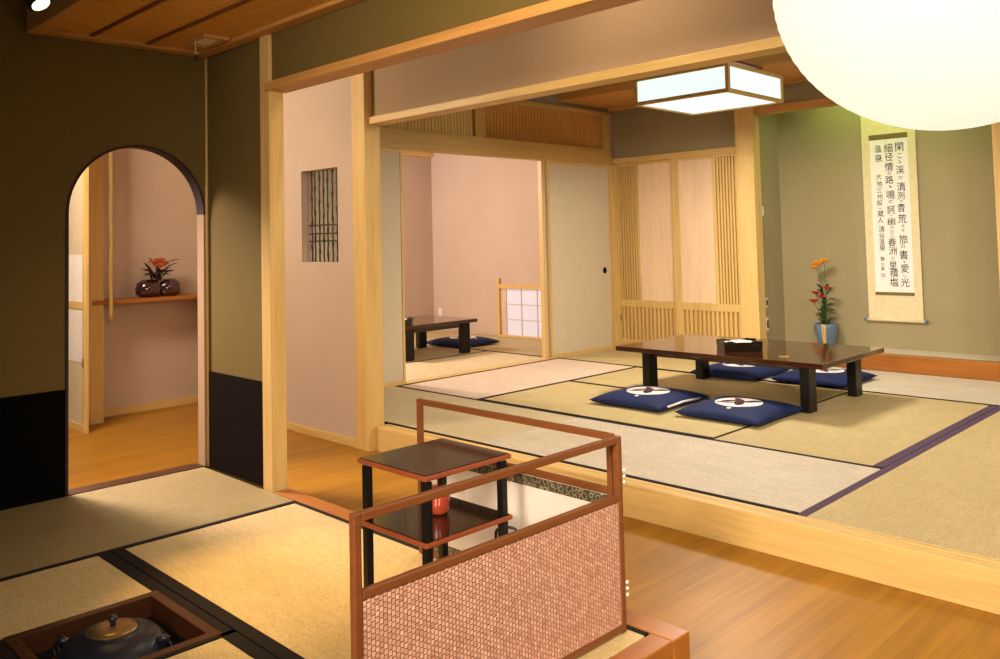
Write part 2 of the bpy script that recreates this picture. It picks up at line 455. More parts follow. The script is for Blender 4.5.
while x < 6.79:
    rn.box(x, x + .010, 5.217, 5.2225, 1.998, 2.332); x += .042
trim(rn, 'amber_z')
si = MB(); si.box(3.196, 6.94, 5.188, 5.285, -.03, .004, .002); trim(si, 'hinoki_x')
jb = MB(); jb.box(6.905, 6.984, 5.176, 5.285, .004, 1.838, .002); trim(jb, 'hinoki_z')

def fusuma(name, x0, x1, y0, y1, pull=None):
    off = ((x0 + x1) / 2, (y0 + y1) / 2, .004)
    d = bpy.data.objects.new(name, None); C.objects.link(d); d['kind'] = 'structure'; d.location = off
    f = MB(off)
    for a in ((x0, x0 + .022), (x1 - .022, x1)): f.box(*a, y0, y1, .004, 1.838, .002)
    f.box(x0 + .022, x1 - .022, y0, y1, .004, .03); f.box(x0 + .022, x1 - .022, y0, y1, 1.812, 1.838)
    f.build('door_frame', 'hinoki_z', d)
    f = MB(off); f.box(x0 + .022, x1 - .022, y0 + .006, y1 - .006, .03, 1.812); f.build('door_panel', 'fusuma', d)
    if pull:
        f = MB(off)
        for r, dep in ((.028, .003), (.018, .0055)):
            f.prism([(pull + r * math.cos(t * PI / 12), .78 + r * 1.15 * math.sin(t * PI / 12)) for t in range(24)], 1, y0 + .006 - dep, y0 + .007)
        f.build('door_pull', 'black', d)
fusuma('door_3', 3.21, 4.225, 5.212, 5.240)
fusuma('door_4', 5.955, 6.90, 5.205, 5.236, 6.79)
fusuma('door_6', 5.905, 6.62, 5.238, 5.284)

# ------------------------------------------------------------------ main room, back wall X = 6.95
w = MB(); w.box(6.97, 7.04, 3.78, 5.205, 1.9, 2.62); struct('wall_main_back', w, 'toko')
r = MB(); r.box(6.94, 7.03, 3.785, 5.19, 1.848, 1.902, .003); trim(r, 'hinoki_y')
r = MB(); r.box(6.94, 7.03, 3.785, 5.19, .0, .05, .003); trim(r, 'hinoki_y')
w = MB(); w.box(7.03, 7.05, 3.7, 5.205, 0, 1.9); struct('wall_behind_lattice', w, 'panel')
def lattice_door(name, y0, y1, xs, strip0, strip1, pan0, pan1, st=.028):
    off = (xs, (y0 + y1) / 2, .05)
    d = bpy.data.objects.new(name, None); C.objects.link(d); d['kind'] = 'structure'; d.location = off
    f = MB(off)
    for a in ((y0, y0 + .028), (y1 - st, y1)): f.box(xs, xs + .03, *a, .05, 1.848, .002)
    f.box(xs, xs + .03, y0 + .0282, y1 - st - .0002, .05, .085, .002); f.box(xs - .002, xs + .03, y0 + .0282, y1 - st - .0002, .41, .478, .002); f.box(xs, xs + .03, y0 + .0282, y1 - st - .0002, 1.82, 1.848, .002)
    f.box(xs + .004, xs + .03, min(pan0 - .024, strip1), max(pan0, strip1), .478, 1.82) if strip1 < pan0 + .05 and strip0 < pan0 else f.box(xs + .004, xs + .03, pan1, pan1 + .024, .478, 1.82)
    f.build('door_frame', 'hinoki_z', d)
    f = MB(off); f.box(xs + .012, xs + .02, pan0, pan1, .478, 1.82); f.build('door_panel', 'panel', d)
    f = MB(off); f.box(xs + .022, xs + .026, y0 + .02, y1 - .02, .085, .41); f.box(xs + .022, xs + .026, min(strip0, strip1), max(strip0, strip1), .478, 1.82); f.build('lattice_backing', 'amber_z', d)
    f = MB(off); y = y0 + .034
    while y < y1 - .045:
        f.box(xs + .002, xs + .018, y, y + .025, .085, .41); y += .0455
    y = strip0 + .008
    while y < strip1 - .012:
        f.box(xs + .002, xs + .018, y, y + .0165, .478, 1.82); y += .0305
    f.build('lattice', 'hinoki_z', d)
    return d
ld = lattice_door('door_1', 4.45, 5.19, 6.985, 4.945, 5.165, 4.478, 4.92)
lattice_door('door_2', 3.79, 4.512, 6.950, 3.815, 4.05, 4.075, 4.44, .075)
hi = MB(ld.location); hi.box(6.978, 6.986, 5.165, 5.178, .27, .33); hi.build('door_pull', 'bronze', ld)
p3 = MB(); p3.box(6.87, 7.0, 3.612, 3.782, 0, 2.42, .006); trim(p3, 'hinoki_z')

# tokonoma alcove
XB = 7.38
w = MB(); w.box(7.0, XB + .05, 3.63, 3.70, 0, 2.55); struct('wall_alcove_left', w, 'toko')
w = MB(); w.box(XB, XB + .05, 1.5, 3.63, .0, 2.55); struct('wall_alcove_back', w, 'toko')
w = MB(); w.box(7.0, XB, 1.6, 1.66, 0, 2.55); struct('wall_alcove_right', w, 'toko')
fl = MB(); fl.box(7.06, XB, 1.66, 3.63, .10, .13); struct('floor.004', fl, 'mat_pale')
kk = MB(); kk.box(6.975, 7.06, 1.66, 3.615, .0, .132, .004); trim(kk, 'kerb_y')
lt = MB(); lt.box(6.92, 7.0, 1.765, 3.612, 2.155, 2.225, .004); trim(lt, 'amber_y')
w = MB(); w.box(6.94, 6.99, 1.66, 3.612, 2.225, 2.62); struct('wall_over_alcove', w, 'toko')
p4 = MB(); p4.box(6.91, 7.01, 1.655, 1.765, 0, 2.42, .006); trim(p4, 'hinoki_z')
w = MB(); w.box(6.97, 7.04, -2, 1.655, 0, 2.62); struct('wall_main_back_right', w, 'toko')
ce = MB(); ce.box(6.99, XB + .05, 1.6, 3.7, 2.5, 2.55); struct('ceiling.003', ce, 'ceil')

# main ceiling: boarded border and raised centre
bd = MB(); bd.box(6.15, 6.94, -2, 5.2, 2.41, 2.435); bd.box(6.12, 6.16, -2, 5.2, 2.405, 2.56, .003); bd.box(6.90, 6.94, -2, 5.2, 2.385, 2.412, .003); struct('ceiling.004', bd, 'amber_y')
ce = MB(); ce.box(3.18, 6.16, -2, 5.21, 2.55, 2.57); struct('ceiling.005', ce, 'ceil')

# ------------------------------------------------------------------ second room
w = MB(); w.box(7.0, 7.08, 5.275, 6.07, 0, 2.4); w.box(7.0, 7.08, 6.90, 8.1, 0, 2.4); w.box(7.0, 7.08, 6.07, 6.90, .585, 2.4); struct('wall_second_back', w, 'pink')
w = MB(); w.box(3.195, 7.08, 8.06, 8.14, 0, 2.4); struct('wall_second_left', w, 'pink')
cm = MB(); cm.box(3.2, 7.0, 8.0, 8.06, 2.165, 2.23, .004); trim(cm, 'hinoki_x')
ce = MB(); ce.box(3.195, 7.08, 5.275, 8.14, 2.4, 2.42); struct('ceiling.006', ce, 'pink')
off = (7.0, 6.5, 0)
wn = bpy.data.objects.new('window_1', None); C.objects.link(wn); wn['kind'] = 'structure'; wn.location = off
f = MB(off); f.box(6.965, 7.04, 6.875, 6.915, .0, .665, .003); f.box(6.965, 7.04, 6.05, 6.09, .0, .60, .003)
f.box(6.968, 7.04, 6.09, 6.875, .548, .598, .003); f.box(6.968, 7.04, 6.09, 6.875, 0, .022, .003); f.build('window_frame', 'hinoki_z', wn)
f = MB(off); f.box(6.995, 7.02, 6.81, 6.875, .022, .548); f.box(6.995, 7.02, 6.79, 6.81, .022, .548)
for y in (6.56, 6.32): f.box(6.999, 7.008, y - .0045, y + .0045, .022, .548)
for z in (.20, .372): f.box(6.998, 7.007, 6.09, 6.80, z - .004, z + .004)
f.build('muntins', 'muntin', wn)
f = MB(off); f.box(7.008, 7.014, 6.09, 6.81, .022, .548); f.build('shoji_paper', 'shoji_paper', wn)

# ------------------------------------------------------------------ tatami mats
def mat(x0, x1, y0, y1, along, mt, label, borders=(1, 1), heri='heri', bw=.028, z=0, group=None, cut=None):
    off = ((x0 + x1) / 2, (y0 + y1) / 2, -.05)
    t = thing('tatami_mat', off, label, 'tatami mat', group)
    g = .0015; b = MB(off); hr = heri if isinstance(heri, tuple) else (heri, heri)
    if cut:
        for a in cut: b.box(*a, -.05, z)
    else: b.box(x0 + g, x1 - g, y0 + g, y1 - g, -.05, z, .003)
    b.build('mat_surface', mt, t)
    for s in (0, 1):
        if not borders[s]: continue
        h = MB(off); wd = borders[s] if borders[s] != 1 else bw
        if along == 'y':
            a, c = (x0 + g - .0004, x0 + wd) if s == 0 else (x1 - wd, x1 - g + .0004)
            h.box(a, c, y0 + g - .0003, y1 - g + .0003, -.045, z + .002, .001)
        else:
            a, c = (y0 + g - .0004, y0 + wd) if s == 0 else (y1 - wd, y1 - g + .0004)
            h.box(x0 + g - .0003, x1 - g + .0003, a, c, -.045, z + .002, .001)
        h.build('cloth_border', hr[s], t)
    return t
# main room
mat(3.224, 4.12, 3.39, 5.186, 'y', 'mat_shaded', 'tatami mat inside the step beside the inner wooden pillar, running under the left paper door')
mat(3.224, 4.12, 1.57, 3.388, 'y', 'mat_pale', 'tatami mat with pale sheen along the light wooden step in front of two cushions')
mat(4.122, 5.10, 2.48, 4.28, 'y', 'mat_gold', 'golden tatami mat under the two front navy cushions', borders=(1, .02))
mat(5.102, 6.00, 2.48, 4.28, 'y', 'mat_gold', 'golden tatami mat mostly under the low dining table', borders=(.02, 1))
mat(4.122, 6.00, 4.282, 5.186, 'x', 'mat_pale_sheen_x', 'tatami mat with bright pinkish sheen in front of the open doorway to the second room')
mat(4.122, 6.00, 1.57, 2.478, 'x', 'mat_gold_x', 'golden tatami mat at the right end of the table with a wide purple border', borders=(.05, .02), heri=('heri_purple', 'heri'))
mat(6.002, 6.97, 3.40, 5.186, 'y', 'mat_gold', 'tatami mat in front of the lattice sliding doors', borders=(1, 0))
mat(6.002, 6.97, 1.57, 3.398, 'y', 'mat_pale', 'tatami mat with pale sheen along the orange alcove beam', borders=(1, 0))
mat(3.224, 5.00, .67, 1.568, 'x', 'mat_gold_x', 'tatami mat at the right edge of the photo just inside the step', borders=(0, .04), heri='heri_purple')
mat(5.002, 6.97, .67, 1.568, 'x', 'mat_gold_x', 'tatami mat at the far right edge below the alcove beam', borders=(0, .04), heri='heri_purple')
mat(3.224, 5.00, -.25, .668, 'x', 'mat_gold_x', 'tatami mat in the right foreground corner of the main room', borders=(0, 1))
# second room
mat(4.1, 5.98, 5.29, 6.10, 'x', 'mat_lit', 'brightly lit tatami mat just inside the doorway of the second room', borders=(0, 1))
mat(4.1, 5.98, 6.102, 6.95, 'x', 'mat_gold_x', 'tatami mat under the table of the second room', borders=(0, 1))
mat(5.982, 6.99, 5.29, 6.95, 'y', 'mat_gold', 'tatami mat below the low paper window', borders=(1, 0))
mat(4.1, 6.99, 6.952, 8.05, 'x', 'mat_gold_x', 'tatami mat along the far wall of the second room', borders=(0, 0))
# front room
mat(.10, 1.998, 3.212, 4.079, 'x', 'mat_front_dim_x', 'tatami mat along the arched doorway wall', borders=(.024, 0))
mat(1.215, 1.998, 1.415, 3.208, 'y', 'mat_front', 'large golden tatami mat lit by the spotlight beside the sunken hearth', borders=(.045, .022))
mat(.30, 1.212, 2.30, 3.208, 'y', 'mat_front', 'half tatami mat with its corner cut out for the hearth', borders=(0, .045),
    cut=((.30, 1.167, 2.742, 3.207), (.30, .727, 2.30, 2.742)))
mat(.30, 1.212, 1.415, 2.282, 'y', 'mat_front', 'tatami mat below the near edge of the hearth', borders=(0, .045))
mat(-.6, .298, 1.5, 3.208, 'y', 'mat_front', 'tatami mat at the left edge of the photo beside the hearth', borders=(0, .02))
hb = MB(); hb.box(.695, .728, 2.30, 2.735, -.045, .0022); hb.box(1.17, 1.214, 2.2825, 2.2985, -.045, .002); hb.box(.695, 1.214, 2.2825, 2.2985, -.045, .002); trim(hb, 'heri')

# ------------------------------------------------------------------ sunken hearth and kettle
HX0, HX1, HY0, HY1 = .732, 1.178, 2.298, 2.738
hc = ((HX0 + HX1) / 2, (HY0 + HY1) / 2, -.36)
h = thing('sunken_hearth', hc, 'square sunken hearth with a red-brown wooden rim set into the front tatami', 'hearth')
f = MB(hc)
f.box(HX0, HX1, HY0, HY0 + .032, -.06, .004, .002); f.box(HX0, HX1, HY1 - .032, HY1, -.06, .004, .002)
f.box(HX0, HX0 + .032, HY0 + .032, HY1 - .032, -.06, .004, .002); f.box(HX1 - .032, HX1, HY0 + .032, HY1 - .032, -.06, .004, .002)
f.build('rim', 'rim', h)
f = MB(hc)
a, b_, c_, d_ = .750, 1.160, 2.305, 2.728
f.box(a, b_, c_, c_ + .014, -.36, -.06); f.box(a, b_, d_ - .014, d_, -.36, -.06); f.box(a, a + .014, c_, d_, -.36, -.06); f.box(b_ - .014, b_, c_, d_, -.36, -.06); f.box(a, b_, c_, d_, -.375, -.36)
f.build('pit_lining', 'charcoal', h)
f = MB(hc); f.prism([(x, y) for x, y in ((a + .02, c_ + .02), (b_ - .02, c_ + .02), (b_ - .02, d_ - .02), (a + .02, d_ - .02))], 2, -.36, -.30); f.build('ash_bed', 'charcoal', h)
KX, KY = .955, 2.512
tr = thing('trivet', (KX, KY, -.30), 'red-brown iron trivet holding the kettle inside the hearth', 'trivet')
f = MB((KX, KY, -.30))
f.lathe([(.105, .155), (.118, .155), (.118, .168), (.105, .168), (.105, .155)], (KX, KY, -.30), 32); f.build('ring', 'vermilion', tr)
for i in range(3):
    t = i * 2 * PI / 3 + .18
    f = MB((KX, KY, -.30)); f.tube([(KX + .112 * math.cos(t), KY + .112 * math.sin(t), -.14), (KX + .135 * math.cos(t), KY + .135 * math.sin(t), -.22), (KX + .14 * math.cos(t), KY + .14 * math.sin(t), -.30)], .009, 8)
    f.build('leg', 'vermilion', tr)
    f = MB((KX, KY, -.30)); f.tube([(KX + .120 * math.cos(t), KY + .120 * math.sin(t), -.142), (KX + .176 * math.cos(t), KY + .176 * math.sin(t), -.060)], .010, 8)
    f.build('prong', 'vermilion', tr)
kt = thing('kettle', (KX, KY, -.129), 'round black iron tea kettle sunk in the square hearth', 'kettle')
o = (KX, KY, -.129)
f = MB(o); f.lathe([(0, -.129), (.08, -.129), (.115, -.11), (.142, -.07), (.148, -.045), (.140, -.018), (.118, .004), (.09, .014), (.076, .017), (.073, .024), (.066, .024), (.066, .018)], (KX, KY, 0), 48); f.build('kettle_body', 'iron', kt)
f = MB(o); f.lathe([(.066, .020), (.064, .026), (.045, .031), (.02, .034), (0, .034)], (KX, KY, 0), 40); ld_ = f.build('lid', 'bronze', kt)
f = MB(o); f.lathe([(0, .033), (.008, .034), (.006, .041), (.011, .046), (.013, .054), (.009, .062), (0, .064)], (KX, KY, 0), 20); f.build('knob', 'iron', ld_)
for s in (-1, 1):
    dx, dy = .70 * s, -.714 * s
    f = MB(o); f.tube([(KX + dx * .13, KY + dy * .13, -.012), (KX + dx * .15, KY + dy * .15, -.002), (KX + dx * .155, KY + dy * .155, -.018)], [.012, .012, .008], 8); lg = f.build('lug', 'iron', kt)
    f = MB(o); cx, cy, cz = KX + dx * .158, KY + dy * .158, -.035
    f.tube([(cx + dx * .003, cy + dy * .003 + .022 * math.cos(q * PI / 10), cz + .022 * math.sin(q * PI / 10)) for q in range(21)], .0025, 6); f.build('ring', 'iron', lg)

# ------------------------------------------------------------------ tea screen (two hinged panels)
so = (1.97, 1.48, 0)
s = thing('folding_screen', so, 'low two-panel tea screen with a brown frame and woven panel standing on the front tatami', 'screen')
def bar(mb, p, q, t=.0098, bev=.003):
    x0, x1 = sorted((p[0], q[0])); y0, y1 = sorted((p[1], q[1])); z0, z1 = sorted((p[2], q[2]))
    mb.box(x0 - t, x1 + t, y0 - t, y1 + t, z0 - t, z1 + t, bev)
ZT, ZM, ZB = .532, .372, .016
XL, XR, YS = 1.052, 1.952, 1.473
f = MB(so)
bar(f, (XL, YS, .012), (XL, YS, ZT)); bar(f, (XR, YS, .012), (XR, YS, ZT)); [bar(f, (XL + .0198, YS, z), (XR - .0198, YS, z), .0096) for z in (ZT, ZM, ZB)]
f.build('front_frame', 'brown_x', s)
f = MB(so); f.box(XL + .011, XR - .011, YS - .007, YS + .003, ZB + .011, ZM - .011); f.build('woven_panel', 'woven', s)
f = MB(so); f.box(XL + .011, XR - .011, YS + .0035, YS + .006, ZB + .011, ZM - .011); f.build('panel_backing', 'woven_back', s)
XS, YA, YB = 1.968, 1.508, 2.352
f = MB(so)
bar(f, (XS, YA, .012), (XS, YA, ZT)); bar(f, (XS, YB, .012), (XS, YB, ZT)); [bar(f, (XS, YA + .0198, z), (XS, YB - .0198, z), .0096) for z in (ZT, ZM + .006, ZB)]
f.build('rear_frame', 'brown_y', s)
f = MB(so); f.box(XS - .004, XS + .006, YA + .011, YB - .011, ZB + .011, ZM - .005); f.build('paper_panel', 'screen_paper', s)
f = MB(so); w_ = .032
f.box(XS - .006, XS - .0042, YA + .012, YB - .012, ZM - .006 - w_, ZM - .006); f.box(XS - .006, XS - .0042, YA + .012, YB - .012, ZB + .012, ZB + .012 + w_)
f.box(XS - .006, XS - .0042, YA + .012, YA + .012 + w_, ZB + .012 + w_, ZM - .006 - w_); f.box(XS - .006, XS - .0042, YB - .012 - w_, YB - .012, ZB + .012 + w_, ZM - .006 - w_)
f.build('brocade_border', 'brocade', s)
for z in (.41, .10):
    f = MB(so)
    for q in range(3): f.box(XR + .008, XR + .016, YS - .016, YS - .010, z + q * .017, z + q * .017 + .008, .002)
    f.build('hinge', 'steel', s)

# ------------------------------------------------------------------ tea stand
TX0, TX1, TY0, TY1 = 1.504, 1.842, 1.780, 2.094
to = ((TX0 + TX1) / 2, (TY0 + TY1) / 2, .003)
t = thing('tea_stand', to, 'two-tier black lacquer tea stand with red-brown shelf edges behind the woven screen', 'stand')
def tray_board(z, nm):
    f = MB(to); f.box(TX0, TX1, TY0, TY1, z - .016, z - .002, .004); b = f.build(nm, 'vermilion', t)
    f = MB(to); f.box(TX0 + .006, TX1 - .006, TY0 + .006, TY1 - .006, z - .010, z, .001); f.build('lacquer_surface', 'lacquer_top', b)
tray_board(.466, 'top_board'); tray_board(.287, 'lower_board')
for x in (TX0 + .022, TX1 - .022):
    for y in (TY0 + .022, TY1 - .022):
        f = MB(to); f.box(x - .0115, x + .0115, y - .0115, y + .0115, .003, .4445, .002); f.build('leg', 'leg_black', t)
cd = thing('tea_caddy', (1.70, 1.955, .2885), 'red lacquer tea caddy on the lower shelf of the black tea stand', 'tea caddy')
f = MB((1.70, 1.955, .2885)); f.lathe([(0, .2885), (.026, .2885), (.033, .296), (.036, .32), (.036, .345)], (1.70, 1.955, 0), 32); f.build('caddy_body', 'red', cd)
f = MB((1.70, 1.955, .2885)); f.lathe([(.0366, .345), (.0366, .356), (.032, .364), (.015, .367), (0, .367)], (1.70, 1.955, 0), 32); f.build('lid', 'red', cd)
pc = thing('pitcher', (1.895, 1.862, .003), 'black iron pitcher with a looped handle between tea stand and white screen panel', 'pitcher')
f = MB((1.895, 1.862, .003)); f.lathe([(0, .003), (.032, .003), (.040, .03), (.042, .09), (.036, .14), (.030, .16), (.032, .168), (.026, .168), (.026, .15)], (1.895, 1.862, 0), 24); f.build('pitcher_body', 'iron', pc)
f = MB((1.895, 1.862, .003)); hp = []
for q in range(13):
    a = PI * q / 12
    hp.append((1.895 + .023 * math.cos(a), 1.862 - .023 * math.cos(a), .195 + .022 * math.sin(a) ** .6))
f.tube([(1.918, 1.839, .15)] + hp + [(1.872, 1.885, .15)], .0045, 8); f.build('handle', 'iron', pc)

# ------------------------------------------------------------------ low tables
def low_table(name, x0, x1, y0, y1, label, legs):
    off = ((x0 + x1) / 2, (y0 + y1) / 2, .003)
    t = thing(name, off, label, 'table')
    f = MB(off); f.box(x0, x1, y0, y1, .297, .33, .005); f.build('tabletop', 'dark_y', t)
    f = MB(off)
    lx0, lx1, ly0, ly1 = legs
    f.box(lx0 + .02, lx1 - .02, ly0 + .02, ly0 + .045, .255, .2965); f.box(lx0 + .02, lx1 - .02, ly1 - .045, ly1 - .02, .255, .2965)
    f.box(lx0 + .03, lx0 + .055, ly0 + .045, ly1 - .045, .255, .2965); f.box(lx1 - .055, lx1 - .03, ly0 + .045, ly1 - .045, .255, .2965)
    f.build('apron', 'lacquer', t)
    for (a, b) in ((lx0, lx0 + .10), (lx1 - .10, lx1)):
        for (c, d) in ((ly0, ly0 + .062), (ly1 - .062, ly1)):
            f = MB(off); f.box(a, b, c, d, .003, .2965, .003); f.build('leg', 'leg_black', t)
    return t
low_table('low_table', 4.918, 5.876, 2.198, 3.70, 'long dark lacquered low table in the main room among navy cushions', (5.062, 5.862, 2.348, 3.575))
low_table('low_table', 4.90, 5.882, 6.112, 6.92, 'dark low table in the pink second room seen through the open doorway', (4.985, 5.80, 6.14, 6.86))

def tray(loc, rz, label, w=.25, d=.19, hgt=.062):
    t = thing('tray', loc, label, 'tray', rz=rz)
    f = MB(); o = .012
    f.box(-w / 2, w / 2, -d / 2, d / 2, 0, .008)
    for sx in (-1, 1):
        f.prism([(-d / 2, .008), (d / 2, .008), (d / 2 + .004, hgt), (d * .28, hgt + .006), (d * .15, hgt - .004), (-d * .15, hgt - .004), (-d * .28, hgt + .006), (-d / 2 - .004, hgt)], 0, sx * (w / 2 - .009), sx * (w / 2 + .002))
    for sy in (-1, 1):
        f.prism([(-w / 2, .008), (w / 2, .008), (w / 2 + .004, hgt), (w * .3, hgt + .006), (w * .2, hgt - .004), (-w * .2, hgt - .004), (-w * .3, hgt + .006), (-w / 2 - .004, hgt)], 1, sy * (d / 2 - .009), sy * (d / 2 + .002))
    f.build('tray_box', 'lacquer_top', t)
    f = MB(); f.box(-w / 2 + .02, w / 2 - .02, -d / 2 + .02, d / 2 - .02, .009, hgt - .012, .008); f.lathe([(w * .30, hgt - .014), (w * .27, hgt - .006), (w * .18, hgt + .001), (0, hgt + .003)], (0, 0, 0), 24, 1, d / w)
    f.build('folded_cloth', 'white', t)
    return t
tray((5.235, 2.905, .331), math.radians(-45), 'small dark notched tray with white cloth on the main room table')
tray((5.05, 6.27, .331), math.radians(-45), 'small dark tray with white cloth on the second room table', .2, .17, .055)
cr = MB((5.03, 2.52, .331)); cr.prism([(-.028, 0), (.028, 0), (.03, .007), (.012, .005), (-.012, .005), (-.03, .007)], 1, -.009, .009)  # small yellowish bar on the tabletop
# bring the prism into place: it was modelled around the origin
for v in cr.bm.verts: v.co += cr.off
cr = cr.build('yellow_bar', 'gold', None, None, (5.085, 2.515, .331), math.radians(-45))
tag(cr, 'tiny yellowish bar lying on the main room table', 'chopstick rest')

# ------------------------------------------------------------------ cushions
CW, CD = .30, .285
def hz(x, y):
    u, v = abs(x) / CW, abs(y) / CD
    e = max(0, 1 - u ** 3.2) ** .55 * max(0, 1 - v ** 3.2) ** .55
    return .026 + .052 * e
def cushion(loc, rz, label):
    t = thing('floor_cushion', loc, label, 'cushion', 'navy floor cushions', rz)
    bm = bmesh.new(); n = 26; top = {}; bot = {}
    for i in range(n + 1):
        for k_ in range(n + 1):
            u, v = -1 + 2 * i / n, -1 + 2 * k_ / n
            x = CW * u * (1 - .055 * (1 - v * v) * abs(u) ** 3); y = CD * v * (1 - .055 * (1 - u * u) * abs(v) ** 3)
            e = max(0, 1 - abs(u) ** 3.2) ** .55 * max(0, 1 - abs(v) ** 3.2) ** .55
            top[i, k_] = bm.verts.new((x, y, .026 + .052 * e))
            bot[i, k_] = bm.verts.new((x, y, .020 - .019 * min(1, e * 1.7))) if 0 < i < n and 0 < k_ < n else top[i, k_]
    for i in range(n):
        for k_ in range(n):
            bm.faces.new([top[i, k_], top[i + 1, k_], top[i + 1, k_ + 1], top[i, k_ + 1]])
            q = [bot[i, k_], bot[i, k_ + 1], bot[i + 1, k_ + 1], bot[i + 1, k_]]
            if len(set(q)) > 2 and not all(a in top.values() for a in q): bm.faces.new(list(dict.fromkeys(q)))
    m = MB(); m.bm.free(); m.bm = bm; cv = m.build('cushion_cover', 'cotton', t, smooth=True)
    def patch(poly, lift, nm, mt, par):
        b2 = bmesh.new(); c = Vector((sum(p[0] for p in poly) / len(poly), sum(p[1] for p in poly) / len(poly)))
        K = 6; rings = [[b2.verts.new((c.x, c.y, hz(c.x, c.y) + lift))]]
        for q in range(1, K + 1):
            rings.append([b2.verts.new((c.x + (p[0] - c.x) * q / K, c.y + (p[1] - c.y) * q / K, hz(c.x + (p[0] - c.x) * q / K, c.y + (p[1] - c.y) * q / K) + lift)) for p in poly])
        rim = [b2.verts.new((p[0], p[1], hz(p[0], p[1]) + lift - .003)) for p in poly]; rings.append(rim)
        N = len(poly)
        for a, b in zip(rings, rings[1:]):
            for q in range(N):
                w4 = list(dict.fromkeys([a[q % len(a)], b[q], b[(q + 1) % N], a[(q + 1) % len(a)]]))
                if len(w4) > 2: b2.faces.new(w4)
        m2 = MB(); m2.bm.free(); m2.bm = b2; return m2.build(nm, mt, par, smooth=False)
    P = patch([(-.012 + .142 * math.cos(a * PI / 24), .0 + .142 * math.sin(a * PI / 24)) for a in range(48)], .002, 'round_patch', 'white', t)
    def petal(cx, cy, ang, l, w, mt):
        pl = []
        for q in range(16):
            a = 2 * PI * q / 16; r_ = 1 if abs(math.sin(a)) > .2 else 1.1
            px, py = 1.35 * l * math.cos(a) * r_, 1.45 * w * math.sin(a)
            pl.append((-.01 + cx * 1.25 + px * math.cos(ang) - py * math.sin(ang), cy * 1.25 + px * math.sin(ang) + py * math.cos(ang)))
        patch(pl, .0035, 'crest_stroke', mt, P)
    for args in ((.02, .01, .3, .030, .022, 'maroon'), (.0, .04, 2.2, .045, .015, 'maroon'), (.015, -.035, -.9, .05, .014, 'maroon'), (-.035, -.02, .4, .042, .020, 'ink'),
                 (-.05, .045, 1.9, .040, .010, 'ink'), (.045, -.06, -.9, .034, .016, 'ink'), (.05, .03, .9, .03, .012, 'maroon')):
        petal(*args)
    patch([(-.185 + .013 * math.cos(a * PI / 6), -.03 + .013 * math.sin(a * PI / 6)) for a in range(12)], .002, 'thread_tuft', 'white', t)
    return t
c0 = cushion((4.765, 3.315, .003), 0, 'navy cushion with white edge stripe, front left of the main table')
f = MB(); f.tube([(-.20, -CD + .012, .03), (0, -CD + .024, .034), (.18, -CD + .014, .03)], .0075, 6); 
stripe = f.build('edge_stripe', 'white', None)
dup(c0, 'navy cushion in front of the near right leg of the main table', (4.775, 2.66, .003))
dup(c0, 'navy cushion behind the main table, half hidden below the tray end of the tabletop', (6.16, 3.42, .003), PI)
dup(c0, 'navy cushion behind the main table, poking out beside its back right leg', (6.26, 2.79, .003), PI)
stripe.parent = c0
dup(c0, 'dark cushion beside the table in the second room', (6.19, 6.68, .003), PI / 2)

# ------------------------------------------------------------------ hanging lamps
bx0, bx1, by0, by1, bz0, bz1 = 5.05, 5.83, 2.81, 3.565, 2.05, 2.25
lo = ((bx0 + bx1) / 2, (by0 + by1) / 2, bz0)
L = thing('ceiling_lamp', lo, 'square wooden framed paper lamp hanging from the main room ceiling', 'lamp')
f = MB(lo); e = .026
for z in (bz0, bz1 - e):
    f.box(bx0, bx1, by0, by0 + e, z, z + e, .002); f.box(bx0, bx1, by1 - e, by1, z, z + e, .002)
    f.box(bx0, bx0 + e, by0 + e, by1 - e, z, z + e, .002); f.box(bx1 - e, bx1, by0 + e, by1 - e, z, z + e, .002)
for x in (bx0, bx1 - e):
    for y in (by0, by1 - e): f.box(x, x + e, y, y + e, bz0 + e, bz1 - e, .002)
f.build('lamp_frame', 'hinoki_x', L)
for a in ((bx0 + .010, bx0 + .014, by0 + e, by1 - e), (bx1 - .014, bx1 - .010, by0 + e, by1 - e), (bx0 + e, bx1 - e, by0 + .010, by0 + .014), (bx0 + e, bx1 - e, by1 - .014, by1 - .010)):
    f = MB(lo); f.box(*a, bz0 + e, bz1 - e); f.build('paper_side', 'lamp_paper', L)
f = MB(lo); f.box(bx0 + e, bx1 - e, by0 + e, by1 - e, bz0 + .008, bz0 + .012); f.build('paper_bottom', 'lamp_paper', L)
f = MB(lo); f.box(bx0 + .1, bx1 - .1, by0 + .1, by1 - .1, bz1 + .05, bz1 + .065); f.box(lo[0] - .03, lo[0] + .03, lo[1] - .03, lo[1] + .03, bz1 - .02, 2.55)
for x in (bx0 + .11, bx1 - .13):
    for y in (by0 + .11, by1 - .13): f.box(x, x + .02, y, y + .02, bz1 - .026, bz1 + .05)
f.box(bx0 + .11, bx1 - .11, by0 + .02, by0 + .035, bz1 - .026, bz1 - .012); f.box(bx0 + .02, bx1 - .02, lo[1] - .02, lo[1] + .02, bz1 - .026, bz1 - .012); f.build('hanger', 'brown_x', L)

gc = Vector((1.570, .459, 1.536)); gr = .281
G = thing('paper_lantern', tuple(gc), 'large cream paper globe lantern glowing at the top right corner', 'lantern')
f = MB(gc); prof = []
for q in range(81):
    a = -PI / 2 + PI * q / 80
    rr = gr * math.cos(a) * (1 + .0022 * math.cos(q * PI))
    prof.append((max(rr, 0), gr * .94 * math.sin(a)))
prof[0] = (0, prof[0][1]); prof[-1] = (0, prof[-1][1])
f.lathe(prof, gc, 64); f.build('paper_shade', 'globe_paper', G)
f = MB(gc); f.tube([gc + Vector((0, 0, gr * .94)), gc + Vector((0, 0, .50))], .006, 8); f.lathe([(0, .495), (.05, .495), (.05, .515), (0, .515)], gc, 20); f.build('hanging_cord', 'blackmetal', G)

